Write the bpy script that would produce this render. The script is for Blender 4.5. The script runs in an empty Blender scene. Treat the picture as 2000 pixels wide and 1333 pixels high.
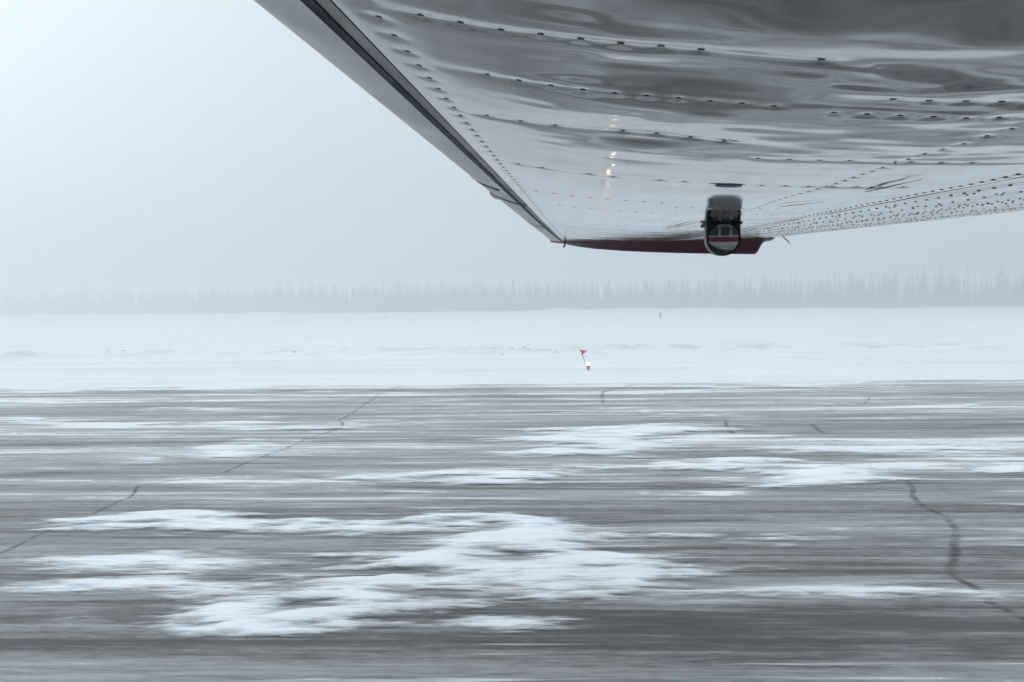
import bpy, bmesh, math, random
import numpy as np
from mathutils import Vector, Matrix

R = math.radians
rng = np.random.default_rng(7)
random.seed(7)
sc = bpy.context.scene
C = sc.collection

# ---------------------------------------------------------------- camera
CAM_H = 2.3
FPX = 1500.0                      # focal length in pixels of a 2000 px wide frame
PITCH, ROLL = R(2.5), R(0.5)      # looking slightly down, slightly rolled
_f = Vector((0, math.cos(PITCH), -math.sin(PITCH)))
_u0 = Vector((0, math.sin(PITCH), math.cos(PITCH)))
_x = Vector((1, 0, 0))
_up = _u0 * math.cos(ROLL) + _x * math.sin(ROLL)
_rt = _x * math.cos(ROLL) - _u0 * math.sin(ROLL)
EYE = Vector((0, 0, CAM_H))
cam_d = bpy.data.cameras.new('camera')
cam = bpy.data.objects.new('camera', cam_d)
C.objects.link(cam)
cam.matrix_world = Matrix(((_rt.x, _up.x, -_f.x, 0), (_rt.y, _up.y, -_f.y, 0), (_rt.z, _up.z, -_f.z, CAM_H), (0, 0, 0, 1)))
cam_d.sensor_width = 36
cam_d.lens = 36 * FPX / 2000
cam_d.clip_start = 0.02
cam_d.clip_end = 12000
sc.camera = cam

# ---------------------------------------------------------------- sky, sun, exposure
SUN_EL, SUN_AZ = R(36), R(-62)     # azimuth from the view direction, negative = left
w = bpy.data.worlds.new('World')
sc.world = w
w.use_nodes = True
nt = w.node_tree
nt.nodes.clear()
sky = nt.nodes.new('ShaderNodeTexSky')
sky.sky_type = 'NISHITA'
sky.sun_disc = False
sky.sun_elevation = SUN_EL
sky.sun_rotation = SUN_AZ
sky.air_density = 1.0
sky.dust_density = 8.0
sky.ozone_density = 1.0
hs = nt.nodes.new('ShaderNodeHueSaturation')
hs.inputs['Saturation'].default_value = 0.08
nt.links.new(sky.outputs[0], hs.inputs['Color'])
mx = nt.nodes.new('ShaderNodeMix')
mx.data_type = 'RGBA'
mx.inputs[0].default_value = 0.70          # the cloud deck hides most of the clear sky
tn = nt.nodes.new('ShaderNodeVectorMath'); tn.operation = 'MULTIPLY'
tn.inputs[1].default_value = (0.90, 1.0, 1.09)
nt.links.new(hs.outputs[0], tn.inputs[0])
nt.links.new(tn.outputs[0], mx.inputs[6])
# overcast deck: three times brighter overhead than at the horizon
tc = nt.nodes.new('ShaderNodeTexCoord'); sp = nt.nodes.new('ShaderNodeSeparateXYZ')
nt.links.new(tc.outputs['Generated'], sp.inputs[0])
mr = nt.nodes.new('ShaderNodeMapRange')
nt.links.new(sp.outputs[2], mr.inputs[0])
mr.inputs[3].default_value = 0.56; mr.inputs[4].default_value = 0.98
vm = nt.nodes.new('ShaderNodeVectorMath'); vm.operation = 'SCALE'
vm.inputs[0].default_value = (12.2, 13.75, 14.9)
nt.links.new(mr.outputs[0], vm.inputs['Scale'])
nt.links.new(vm.outputs[0], mx.inputs[7])
bg = nt.nodes.new('ShaderNodeBackground')
bg.inputs[1].default_value = 0.10
nt.links.new(mx.outputs[2], bg.inputs[0])
wo = nt.nodes.new('ShaderNodeOutputWorld')
nt.links.new(bg.outputs[0], wo.inputs[0])

sun_d = bpy.data.lights.new('sun', 'SUN')
sun_d.energy = 0.5
sun_d.angle = R(25)
sun_d.color = (1.0, 0.97, 0.93)
sun = bpy.data.objects.new('sun', sun_d)
C.objects.link(sun)
sdir = Vector((math.sin(SUN_AZ) * math.cos(SUN_EL), math.cos(SUN_AZ) * math.cos(SUN_EL), math.sin(SUN_EL)))
sun.rotation_euler = sdir.to_track_quat('Z', 'Y').to_euler()
sun.location = (-30, 10, 40)

sc.view_settings.view_transform = 'Standard'
sc.view_settings.look = 'None'
sc.view_settings.exposure = 0.0
sc.view_settings.gamma = 1.0
sc.view_settings.use_curve_mapping = False
cy = sc.cycles
cy.use_denoising = True
cy.use_adaptive_sampling = True
cy.adaptive_threshold = 0.02
cy.volume_bounces = 1
cy.max_bounces = 6
cy.transparent_max_bounces = 12
cy.caustics_reflective = False

# ---------------------------------------------------------------- helpers
def tag(o, label=None, cat=None, group=None, kind=None):
    if label: o['label'] = label
    if cat: o['category'] = cat
    if group: o['group'] = group
    if kind: o['kind'] = kind
    return o

def link(name, me, mat=None, parent=None, smooth=True):
    o = bpy.data.objects.new(name, me)
    C.objects.link(o)
    if mat and not me.materials: me.materials.append(mat)
    if smooth: me.shade_smooth()
    if parent is not None:
        o.parent = parent
        if parent.type == 'EMPTY':
            o.matrix_parent_inverse = Matrix.Translation(parent.location).inverted()
    return o

def mesh_py(name, v, f):
    me = bpy.data.meshes.new(name)
    me.from_pydata([tuple(p) for p in v], [], f)
    me.update()
    return me

def mesh_np(name, V, F):
    """fast mesh from an (n,3) array and an (m,4) quad array"""
    me = bpy.data.meshes.new(name)
    V = np.ascontiguousarray(V, dtype=np.float32)
    F = np.ascontiguousarray(F, dtype=np.int32)
    me.vertices.add(len(V)); me.vertices.foreach_set('co', V.ravel())
    k = F.shape[1]
    me.loops.add(F.size); me.loops.foreach_set('vertex_index', F.ravel())
    me.polygons.add(len(F))
    me.polygons.foreach_set('loop_start', np.arange(0, F.size, k, dtype=np.int32))
    me.update(calc_edges=True)
    return me

def grid_faces(nr, nc, flip=False):
    i = np.arange(nr * nc).reshape(nr, nc)
    a, b, c, d = i[:-1, :-1], i[:-1, 1:], i[1:, 1:], i[1:, :-1]
    q = np.stack([a, b, c, d] if not flip else [d, c, b, a], -1)
    return q.reshape(-1, 4)

def cw(X, Y, Z):
    """camera-frame coordinates (right, up, forward), metres -> world"""
    X, Y, Z = np.asarray(X, float), np.asarray(Y, float), np.asarray(Z, float)
    return np.stack([EYE[k] + X * _rt[k] + Y * _up[k] + Z * _f[k] for k in range(3)], -1)

def gpt(px, py, z=0.0):
    """where the sight line of a photograph point meets the ground (calibration only)"""
    d = _rt * ((px - 1000) / FPX) + _up * ((666.5 - py) / FPX) + _f
    t = (z - CAM_H) / d.z
    return EYE.x + d.x * t, EYE.y + d.y * t

_P = rng.permutation(256); _P = np.concatenate([_P, _P])
_G = rng.uniform(-1, 1, 512)
def vnoise(x, y):
    x = np.asarray(x, float); y = np.asarray(y, float)
    xi = np.floor(x).astype(int); yi = np.floor(y).astype(int)
    xf, yf = x - xi, y - yi
    u, v = xf * xf * xf * (xf * (xf * 6 - 15) + 10), yf * yf * yf * (yf * (yf * 6 - 15) + 10)
    h = lambda a, b: _G[_P[(_P[a & 255] + b) & 255]]
    return (h(xi, yi) * (1 - u) + h(xi + 1, yi) * u) * (1 - v) + (h(xi, yi + 1) * (1 - u) + h(xi + 1, yi + 1) * u) * v
def fbm(x, y, o=4):
    s, a, t = 0, 1.0, 0
    for k in range(o):
        s = s + a * vnoise(x * 2 ** k + 17.3 * k, y * 2 ** k - 9.1 * k); t += a; a *= 0.5
    return s / t
def sstep(a, b, x):
    t = np.clip((x - a) / (b - a), 0, 1)
    return t * t * (3 - 2 * t)

def tube_mesh(name, pts, rad, n=8):
    v, f = [], []
    pts = [Vector(p) for p in pts]
    rad = rad if hasattr(rad, '__len__') else [rad] * len(pts)
    for i, p in enumerate(pts):
        t = (pts[min(i + 1, len(pts) - 1)] - pts[max(i - 1, 0)]).normalized()
        a = t.orthogonal().normalized(); b = t.cross(a)
        for k in range(n):
            g = 2 * math.pi * k / n
            v.append(p + (a * math.cos(g) + b * math.sin(g)) * rad[i])
    for i in range(len(pts) - 1):
        for k in range(n):
            f.append((i * n + k, i * n + (k + 1) % n, (i + 1) * n + (k + 1) % n, (i + 1) * n + k))
    f.append(tuple(range(n))[::-1]); f.append(tuple((len(pts) - 1) * n + k for k in range(n)))
    return mesh_py(name, v, f)

def lathe_mesh(name, prof, n=20, origin=(0, 0, 0)):
    v, f = [], []
    for r, z in prof:
        for k in range(n):
            g = 2 * math.pi * k / n
            v.append((origin[0] + r * math.cos(g), origin[1] + r * math.sin(g), origin[2] + z))
    for i in range(len(prof) - 1):
        for k in range(n):
            f.append((i * n + k, i * n + (k + 1) % n, (i + 1) * n + (k + 1) % n, (i + 1) * n + k))
    f.append(tuple(range(n))[::-1]); f.append(tuple((len(prof) - 1) * n + k for k in range(n)))
    return mesh_py(name, v, f)

# ---------------------------------------------------------------- materials
class N:
    """small wrapper that builds a node material"""
    def __init__(s, name):
        s.m = bpy.data.materials.new(name); s.m.use_nodes = True
        s.t = s.m.node_tree; s.b = s.t.nodes['Principled BSDF']; s.o = s.t.nodes['Material Output']
    def n(s, typ, **kw):
        x = s.t.nodes.new(typ)
        for k, v in kw.items(): setattr(x, k, v)
        return x
    def l(s, a, b): s.t.links.new(a, b)
    def coord(s): return s.n('ShaderNodeTexCoord').outputs['Object']
    def noise(s, vec, scale=(1, 1, 1), sc_=1.0, detail=4, rough=0.55, rotz=0.0, loc=(0, 0, 0), dist=0.0):
        mp = s.n('ShaderNodeMapping'); mp.inputs['Scale'].default_value = scale
        mp.inputs['Location'].default_value = loc
        if rotz:
            r0 = s.n('ShaderNodeMapping'); r0.inputs['Rotation'].default_value = (0, 0, rotz)
            s.l(vec, r0.inputs[0]); vec = r0.outputs[0]
        s.l(vec, mp.inputs[0])
        x = s.n('ShaderNodeTexNoise'); x.inputs['Scale'].default_value = sc_
        x.inputs['Detail'].default_value = detail; x.inputs['Roughness'].default_value = rough
        x.inputs['Distortion'].default_value = dist
        s.l(mp.outputs[0], x.inputs['Vector'])
        return x.outputs[0]
    def math(s, op, a, b=None, c=None, clamp=False):
        x = s.n('ShaderNodeMath', operation=op, use_clamp=clamp)
        for i, q in enumerate((a, b, c)):
            if q is None: continue
            if hasattr(q, 'is_linked'): s.l(q, x.inputs[i])
            else: x.inputs[i].default_value = q
        return x.outputs[0]
    def step(s, v, a, b, lo=0.0, hi=1.0):
        x = s.n('ShaderNodeMapRange', interpolation_type='SMOOTHSTEP')
        s.l(v, x.inputs[0])
        for i, q in zip((1, 2, 3, 4), (a, b, lo, hi)): x.inputs[i].default_value = q
        return x.outputs[0]
    def mix(s, fac, a, b):
        x = s.n('ShaderNodeMix', data_type='RGBA')
        if hasattr(fac, 'is_linked'): s.l(fac, x.inputs[0])
        else: x.inputs[0].default_value = fac
        for i, q in ((6, a), (7, b)):
            if hasattr(q, 'is_linked'): s.l(q, x.inputs[i])
            else: x.inputs[i].default_value = (*q, 1)
        return x.outputs[2]
    def bump(s, h, strength=0.3, dist=0.01):
        x = s.n('ShaderNodeBump'); x.inputs['Strength'].default_value = strength
        x.inputs['Distance'].default_value = dist
        s.l(h, x.inputs['Height']); s.l(x.outputs[0], s.b.inputs['Normal'])
    def set(s, **kw):
        for k, v in kw.items():
            k = k.replace('_', ' ')
            i = s.b.inputs[k]
            if hasattr(v, 'is_linked'): s.l(v, i)
            else: i.default_value = (*v, 1) if isinstance(v, tuple) and len(v) == 3 else v
        return s

def plain(name, col, rough=0.5, metal=0.0, var=0.12, scale=8.0, spec=0.5):
    k = N(name)
    n1 = k.noise(k.coord(), (1, 1, 1), scale, 5, 0.6)
    d = tuple(c * (1 - var) for c in col); e = tuple(min(1, c * (1 + var)) for c in col)
    k.set(Base_Color=k.mix(n1, d, e), Metallic=metal)
    k.b.inputs['Specular IOR Level'].default_value = spec
    k.set(Roughness=k.step(n1, 0.2, 0.8, max(0.02, rough * 0.8), min(1, rough * 1.2)))
    return k.m

WIND = R(1.6)
SNOW = (0.83, 0.85, 0.87)

def make_snow():
    k = N('snow'); c = k.coord()
    a = k.noise(c, (0.05, 0.6, 0.3), 1.0, 5, 0.6)
    b = k.noise(c, (0.4, 3.0, 1.0), 1.0, 4, 0.6)
    t = k.math('ADD', k.math('MULTIPLY', a, 0.6), k.math('MULTIPLY', b, 0.4))
    shd = k.n('ShaderNodeAttribute', attribute_name='bank_shade').outputs['Fac']      # shaded side of the bank painted into the snow colour, with dark specks
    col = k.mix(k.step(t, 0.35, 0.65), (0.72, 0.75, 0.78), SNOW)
    k.set(Base_Color=k.mix(k.math('MULTIPLY', shd, 0.8, clamp=True), col, (0.42, 0.43, 0.44)), Roughness=0.8)
    k.b.inputs['Specular IOR Level'].default_value = 0.2
    k.bump(b, 0.4, 0.02)
    return k.m
M_SNOW = make_snow()

def make_tarmac():
    k = N('asphalt with blown snow dust'); c = k.coord()
    # aggregate
    ag = k.noise(c, (1, 1, 1), 60, 3, 0.7)
    bl = k.noise(c, (0.35, 0.8, 1), 1.0, 4, 0.6, WIND)
    base = k.mix(ag, (0.033, 0.0335, 0.035), (0.103, 0.102, 0.102))
    base = k.mix(k.step(bl, 0.35, 0.7, 0.0, 0.45), base, (0.135, 0.125, 0.119))
    # wind-drawn streaks of dry snow: broad, medium, hair-fine, and a short grain
    s1 = k.noise(c, (0.05, 1.0, 1), 1.0, 3, 0.6, WIND, (3.1, 0, 0))
    s2 = k.noise(c, (0.20, 4.4, 1), 1.0, 3, 0.62, WIND, (0, 7.7, 0), 0.15)
    s3 = k.noise(c, (0.9, 15.0, 1), 1.0, 3, 0.65, WIND, (5, 2, 0))
    s4 = k.noise(c, (5.0, 24.0, 1), 1.0, 3, 0.7, WIND)
    v = k.math('ADD', k.math('MULTIPLY', s1, 0.42), k.math('MULTIPLY', s2, 0.40))
    v = k.math('ADD', v, k.math('MULTIPLY', s3, 0.26))
    v = k.math('ADD', v, k.math('MULTIPLY', s4, 0.20))
    v = k.math('ADD', k.math('MULTIPLY', k.math('SUBTRACT', v, 0.64), 2.6), 0.5)
    # loose blotches of drift
    bl2 = k.noise(c, (0.22, 0.75, 1), 1.0, 3, 0.6, WIND, (1.7, 4.1, 0), 0.4)
    v = k.math('ADD', v, k.step(bl2, 0.52, 0.70, 0.0, 0.34))
    # more powder lies towards the shoulder of the runway
    sep = k.n('ShaderNodeSeparateXYZ'); k.l(c, sep.inputs[0])
    far = k.step(sep.outputs[1], 4.2, 14.0, -0.12, 0.15)
    edge = k.step(sep.outputs[1], 21.0, 25.2, 0.0, 0.60)
    v = k.math('ADD', k.math('ADD', v, far), edge)
    veil = k.step(v, 0.15, 0.85, 0.0, 0.42)
    thick = k.step(v, 0.66, 0.92, 0.0, 0.95)
    hair = k.noise(c, (0.26, 7.0, 1), 1.0, 4, 0.7, WIND, (2.2, 1.3, 0), 0.2)
    hair = k.math('ADD', hair, k.step(sep.outputs[1], 5.0, 14.0, -0.02, 0.05))
    hair = k.step(k.math('ADD', hair, k.math('MULTIPLY', k.math('SUBTRACT', s1, 0.5), 0.35)), 0.545, 0.68, 0.0, 0.72)
    cov = k.math('MAXIMUM', k.math('MAXIMUM', veil, thick), hair)
    k.set(Base_Color=k.mix(cov, base, SNOW), Roughness=k.step(cov, 0, 1, 0.62, 0.85))
    k.b.inputs['Specular IOR Level'].default_value = 0.3
    k.bump(ag, 0.3, 0.006)
    return k.m
M_TARMAC = make_tarmac()

def make_drift():
    """dry powder: opaque where it lies thick, thinning out to nothing along the edges"""
    k = N('drifted powder snow'); c = k.coord()
    at = k.n('ShaderNodeAttribute', attribute_name='cover').outputs['Fac']
    s2 = k.noise(c, (0.9, 5.0, 1), 1.0, 4, 0.62, WIND)
    s3 = k.noise(c, (3.0, 20.0, 1), 1.0, 3, 0.65, WIND)
    s4 = k.noise(c, (28, 60, 1), 1.0, 2, 0.7, WIND)
    s5 = k.noise(c, (0.55, 2.6, 1), 1.0, 3, 0.6, WIND, (7.3, 1.1, 0), 0.5)
    n = k.math('ADD', k.math('MULTIPLY', s2, 0.42), k.math('ADD', k.math('MULTIPLY', s3, 0.26), k.math('MULTIPLY', s4, 0.07)))
    n = k.math('ADD', n, k.math('MULTIPLY', s5, 0.25))
    a = k.math('ADD', k.math('MULTIPLY', at, 0.92), k.math('MULTIPLY', k.math('SUBTRACT', n, 0.5), 3.4))
    alpha = k.step(a, 0.08, 0.92, 0.0, 0.985)
    alpha = k.math('MULTIPLY', alpha, k.step(at, 0.0, 0.2))
    big = k.noise(c, (0.5, 2.0, 1), 1.0, 4, 0.6, WIND)
    k.set(Base_Color=k.mix(k.step(big, 0.3, 0.7), (0.80, 0.835, 0.87), (0.88, 0.91, 0.935)), Roughness=0.8)
    k.b.inputs['Specular IOR Level'].default_value = 0.2
    k.bump(s4, 0.25, 0.006)
    tr = k.n('ShaderNodeBsdfTransparent'); ms = k.n('ShaderNodeMixShader')
    k.l(alpha, ms.inputs[0]); k.l(tr.outputs[0], ms.inputs[1]); k.l(k.b.outputs[0], ms.inputs[2])
    k.l(ms.outputs[0], k.o.inputs[0])
    return k.m
M_DRIFT = make_drift()

def make_skin(name, col, rough, grime=0.25):
    """bare aluminium sheet with a film of road grime and brushed variation"""
    k = N(name); c = k.coord()
    a = k.noise(c, (1.2, 5.0, 5.0), 1.0, 5, 0.6)
    b = k.noise(c, (14, 3, 8), 1.0, 5, 0.65)
    k.set(Base_Color=k.mix(k.step(a, 0.3, 0.75), tuple(x * (1 - grime) for x in col), col), Metallic=1.0)
    k.set(Roughness=k.step(b, 0.3, 0.75, rough * 0.75, rough * 1.5))
    return k.m
M_SKIN = make_skin('polished aluminium wing skin', (0.225, 0.224, 0.226), 0.08)
M_BOOT = plain('grey painted leading edge', (0.34, 0.35, 0.37), 0.33, 0.35, 0.2, 5)
M_BAND = plain('grey edge tape', (0.22, 0.23, 0.24), 0.45, 0.2, 0.1, 6)
M_BLACK = plain('black sealant', (0.014, 0.015, 0.018), 0.6, spec=0.2)
M_RIVET = plain('dull rivet heads', (0.20, 0.20, 0.21), 0.3, 0.9)
M_SEAM = plain('dark panel gap', (0.035, 0.034, 0.034), 0.6)
M_RED = plain('dark red gloss paint', (0.075, 0.006, 0.012), 0.35, 0, 0.12, 3, 0.25)
M_WHITE = plain('white gloss fuselage paint', (0.74, 0.75, 0.75), 0.25, 0, 0.04, 2)
M_STRIPE = plain('red fuselage stripe', (0.33, 0.03, 0.045), 0.25, 0, 0.06, 2)
M_POD = plain('grey painted mirror housing', (0.085, 0.09, 0.088), 0.4, 0, 0.2, 30)
M_GLASSM = plain('silvered mirror glass', (0.40, 0.45, 0.445), 0.03, 1.0, 0.02, 2)
M_WINDOW = plain('dark tinted cabin glass', (0.015, 0.05, 0.06), 0.06, 0.0, 0.1, 2)
M_TYRE = plain('black tyre rubber', (0.02, 0.02, 0.02), 0.8)
M_STEEL = plain('grey steel', (0.25, 0.25, 0.26), 0.4, 0.8)
M_TAR = plain('tar crack filler', (0.030, 0.031, 0.034), 0.5, 0, 0.4, 2.5)
M_AMBER = plain('amber plastic housing', (0.62, 0.27, 0.05), 0.45)
M_PINK = plain('signal red flag cloth', (0.80, 0.055, 0.14), 0.8, 0, 0.08, 30)
M_POLE = plain('weathered grey pole', (0.30, 0.25, 0.24), 0.6)
M_STAKE = plain('dark wooden stake', (0.05, 0.045, 0.045), 0.7)
M_TREE = plain('dark spruce needles', (0.035, 0.05, 0.04), 0.8, 0, 0.5, 0.5, 0.2)
M_BARK = plain('spruce bark', (0.07, 0.055, 0.045), 0.9)
kl = N('glowing runway lamp')
kl.set(Base_Color=(1.0, 0.8, 0.5), Emission_Color=(1.0, 0.62, 0.27), Emission_Strength=20.0)
M_LAMP = kl.m

# ================================================================ SETTING
# ground sheet to the horizon
g = mesh_py('ground', [(-3000, -3000, -0.06), (3000, -3000, -0.06), (3000, 3000, -0.06), (-3000, 3000, -0.06)], [(0, 1, 2, 3)])
tag(link('ground', g, M_SNOW, smooth=False), 'flat snow covered ground running out to the horizon', 'ground', kind='structure')

# runway
RW_EDGE = 24.7
xs = np.linspace(-700, 700, 60); ys = np.linspace(-45, RW_EDGE + 1.5, 40)
XX, YY = np.meshgrid(xs, ys)
me = mesh_np('runway', np.stack([XX, YY, 0 * XX], -1).reshape(-1, 3), grid_faces(40, 60))
runway = tag(link('runway', me, M_TARMAC), 'grey asphalt runway streaked with blown snow', 'runway', kind='structure')

# snow field beyond the runway, with a ploughed bank and low mounds at the far side
xs = np.concatenate([np.linspace(-620, -60, 110)[:-1], np.linspace(-60, 60, 420)[:-1], np.linspace(60, 620, 110)])
ys = np.concatenate([np.linspace(22.2, 30, 60)[:-1], np.linspace(30, 48, 110)[:-1], np.geomspace(48, 640, 90)])
XX, YY = np.meshgrid(xs, ys)
bank_y = 38.2 - 0.012 * XX + 1.1 * fbm(XX / 22, XX * 0 + 3, 3) + 0.35 * fbm(XX / 3, XX * 0 + 8, 2)
dd = YY - bank_y
bank = np.where(dd < 0, np.exp(-(dd / 1.7) ** 2), np.exp(-(dd / 0.8) ** 2))
bank *= 0.32 + 0.10 * fbm(XX / 9, YY / 4, 3) + 0.05 * fbm(XX / 1.2, YY / 1.0, 2)
edge = RW_EDGE - 0.25 + 0.9 * fbm(XX / 18, YY * 0 + 1, 3) + 0.9 * fbm(XX / 5, YY / 0.5, 4)
rise = sstep(0, 5.5, YY - edge) * 0.08
H = -0.03 + 0.04 * sstep(-0.25, 0.35, YY - edge) + rise + bank
H += 0.035 * fbm(XX / 11, YY / 3.5, 4) * sstep(0, 4, YY - edge)
H += 0.5 * sstep(60, 300, YY) * fbm(XX / 60, YY / 30, 3) * 0.35
far_y = 410 - 0.31 * XX
fm = np.exp(-((YY - far_y) / 14) ** 2) * np.clip(0.55 + 1.5 * fbm(XX / 30, YY / 40, 3), 0, 2)
H += fm * np.where(XX > 0, 1.0, 0.5)
bank_shade = np.exp(-((dd - 0.55) / 0.5) ** 2) * sstep(-0.25, 0.5, fbm(XX / 7, YY / 3, 3)) + 0.6 * np.exp(-((dd + 1.0) / 0.9) ** 2) * sstep(0.1, 0.5, fbm(XX / 0.8, YY / 0.5, 3))  # painted shadow line just behind the bank crest, dark specks before it
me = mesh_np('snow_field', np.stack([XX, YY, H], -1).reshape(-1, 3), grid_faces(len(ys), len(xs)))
at = me.attributes.new('bank_shade', 'FLOAT', 'POINT'); at.data.foreach_set('value', bank_shade.ravel().astype(np.float32))
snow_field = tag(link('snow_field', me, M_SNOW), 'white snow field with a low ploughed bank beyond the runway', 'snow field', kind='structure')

# lumps of ploughed snow along the bank
v, f = [], []
for k in range(260):
    x = random.uniform(-34, 34)
    yb = 38.2 - 0.012 * x + random.gauss(-1.5, 0.7)
    r = random.uniform(0.02, 0.08) * (1.4 if random.random() < 0.1 else 1)
    i0 = len(v)
    zb = 0.06 + 0.30 * math.exp(-((yb - 38.2 + 0.012 * x) / 1.7) ** 2)
    n1, n2 = 6, 3
    for a in range(n2 + 1):
        for b in range(n1):
            ph = math.pi * a / n2; th = 2 * math.pi * b / n1 + 0.3
            q = r * random.uniform(0.75, 1.15)
            v.append((x + 1.7 * q * math.sin(ph) * math.cos(th), yb + q * math.sin(ph) * math.sin(th), zb + 0.75 * q * math.cos(ph)))
    for a in range(n2):
        for b in range(n1):
            f.append((i0 + a * n1 + b, i0 + (a + 1) * n1 + b, i0 + (a + 1) * n1 + (b + 1) % n1, i0 + a * n1 + (b + 1) % n1))
M_CLOD = plain('dirty ploughed snow', (0.72, 0.76, 0.79), 0.85, 0, 0.25, 3)
tag(link('snow_clods', mesh_py('snow_clods', v, f), M_CLOD, smooth=False), 'small lumps of dirty ploughed snow along the bank', 'snow lumps', kind='stuff')

# ---------------------------------------------------------------- tar-filled cracks in the runway
def strip(name, pix, wid, parent, z=0.004, jitter=0.012, seg=0.12):
    P = [Vector((*gpt(*p), 0)) for p in pix]
    pts = []
    for a, b in zip(P[:-1], P[1:]):
        n = max(2, int((b - a).length / seg))
        for i in range(n): pts.append(a.lerp(b, i / n))
    pts.append(P[-1])
    v, f, al = [], [], []
    for i, p in enumerate(pts):
        t = (pts[min(i + 1, len(pts) - 1)] - pts[max(i - 1, 0)]).normalized()
        s = Vector((-t.y, t.x, 0))
        p = p + s * float(fbm(i * 0.35, len(pts) * 1.7, 3)) * jitter * 4
        ww = wid * (0.9 + 0.35 * float(vnoise(i * 0.6, 5.5 + len(pts))))
        for q, a_ in ((-1.8, 0), (-0.7, 0.8), (0, 1), (0.7, 0.8), (1.8, 0)):
            v.append(p + s * ww * q + Vector((0, 0, z))); al.append(a_ * min(1, i / 2, (len(pts) - 1 - i) / 2))
        if i:
            for q in range(4): f.append((5 * i - 5 + q, 5 * i - 4 + q, 5 * i + 1 + q, 5 * i + q))
    me = mesh_py(name, v, f)
    at = me.attributes.new('fill', 'FLOAT', 'POINT'); at.data.foreach_set('value', np.array(al, np.float32))
    return link(name, me, M_TAR_DUST, parent, smooth=False)

def make_tar():
    k = N('tar filler dusted with snow'); c = k.coord()
    s2 = k.noise(c, (0.16, 4.6, 1), 1.0, 5, 0.6, WIND, (0, 7.7, 0))
    s3 = k.noise(c, (0.75, 14.0, 1), 1.0, 4, 0.65, WIND, (5, 2, 0))
    n = k.math('ADD', k.math('MULTIPLY', s2, 0.6), k.math('MULTIPLY', s3, 0.4))
    cov = k.step(n, 0.40, 0.62, 0.62, 0.05)
    cov = k.math('SUBTRACT', 1.0, k.math('MULTIPLY', cov, k.n('ShaderNodeAttribute', attribute_name='fill').outputs['Fac']))
    k.set(Base_Color=(0.026, 0.028, 0.032), Roughness=0.55)
    tr = k.n('ShaderNodeBsdfTransparent'); ms = k.n('ShaderNodeMixShader')
    k.l(cov, ms.inputs[0]); k.l(k.b.outputs[0], ms.inputs[1]); k.l(tr.outputs[0], ms.inputs[2])
    k.l(ms.outputs[0], k.o.inputs[0])
    return k.m
M_TAR_DUST = make_tar()
cracks = [
    ([(-60, 1110), (40, 1065), (100, 1032), (180, 1004), (250, 972), (272, 950), (340, 940), (420, 930)], 0.022),
    ([(420, 930), (470, 910), (520, 890), (552, 878), (600, 858), (640, 845), (672, 832), (664, 820), (690, 806), (740, 772), (790, 752)], 0.020),
    ([(1775, 938), (1782, 968), (1810, 994), (1850, 1012), (1868, 1035), (1872, 1075), (1862, 1110), (1868, 1130), (1905, 1150), (1930, 1178), (1990, 1205), (2050, 1240)], 0.034),
    ([(1700, 775), (1690, 790)], 0.03),
    ([(1414, 818), (1420, 832), (1434, 850)], 0.035),
    ([(1582, 826), (1596, 838), (1610, 850)], 0.035),
    ([(1240, 752), (1178, 766), (1176, 790)], 0.04),
    ([(1300, 870), (1320, 862), (1500, 862)], 0.02),
]
for p, wd in cracks: strip('sealed_crack', p, wd, runway)

# ---------------------------------------------------------------- snow patches lying on the runway
def poly_sd(px, py, poly):
    """signed distance, positive inside"""
    d = np.full(px.shape, 1e9); inside = np.zeros(px.shape, bool)
    n = len(poly)
    for i in range(n):
        (x0, y0), (x1, y1) = poly[i], poly[(i + 1) % n]
        ex, ey = x1 - x0, y1 - y0
        t = np.clip(((px - x0) * ex + (py - y0) * ey) / (ex * ex + ey * ey + 1e-12), 0, 1)
        d = np.minimum(d, np.hypot(px - x0 - t * ex, py - y0 - t * ey))
        c = ((y0 > py) != (y1 > py)) & (px < ex * (py - y0) / (ey + 1e-12) + x0)
        inside ^= c
    return np.where(inside, d, -d)

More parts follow.
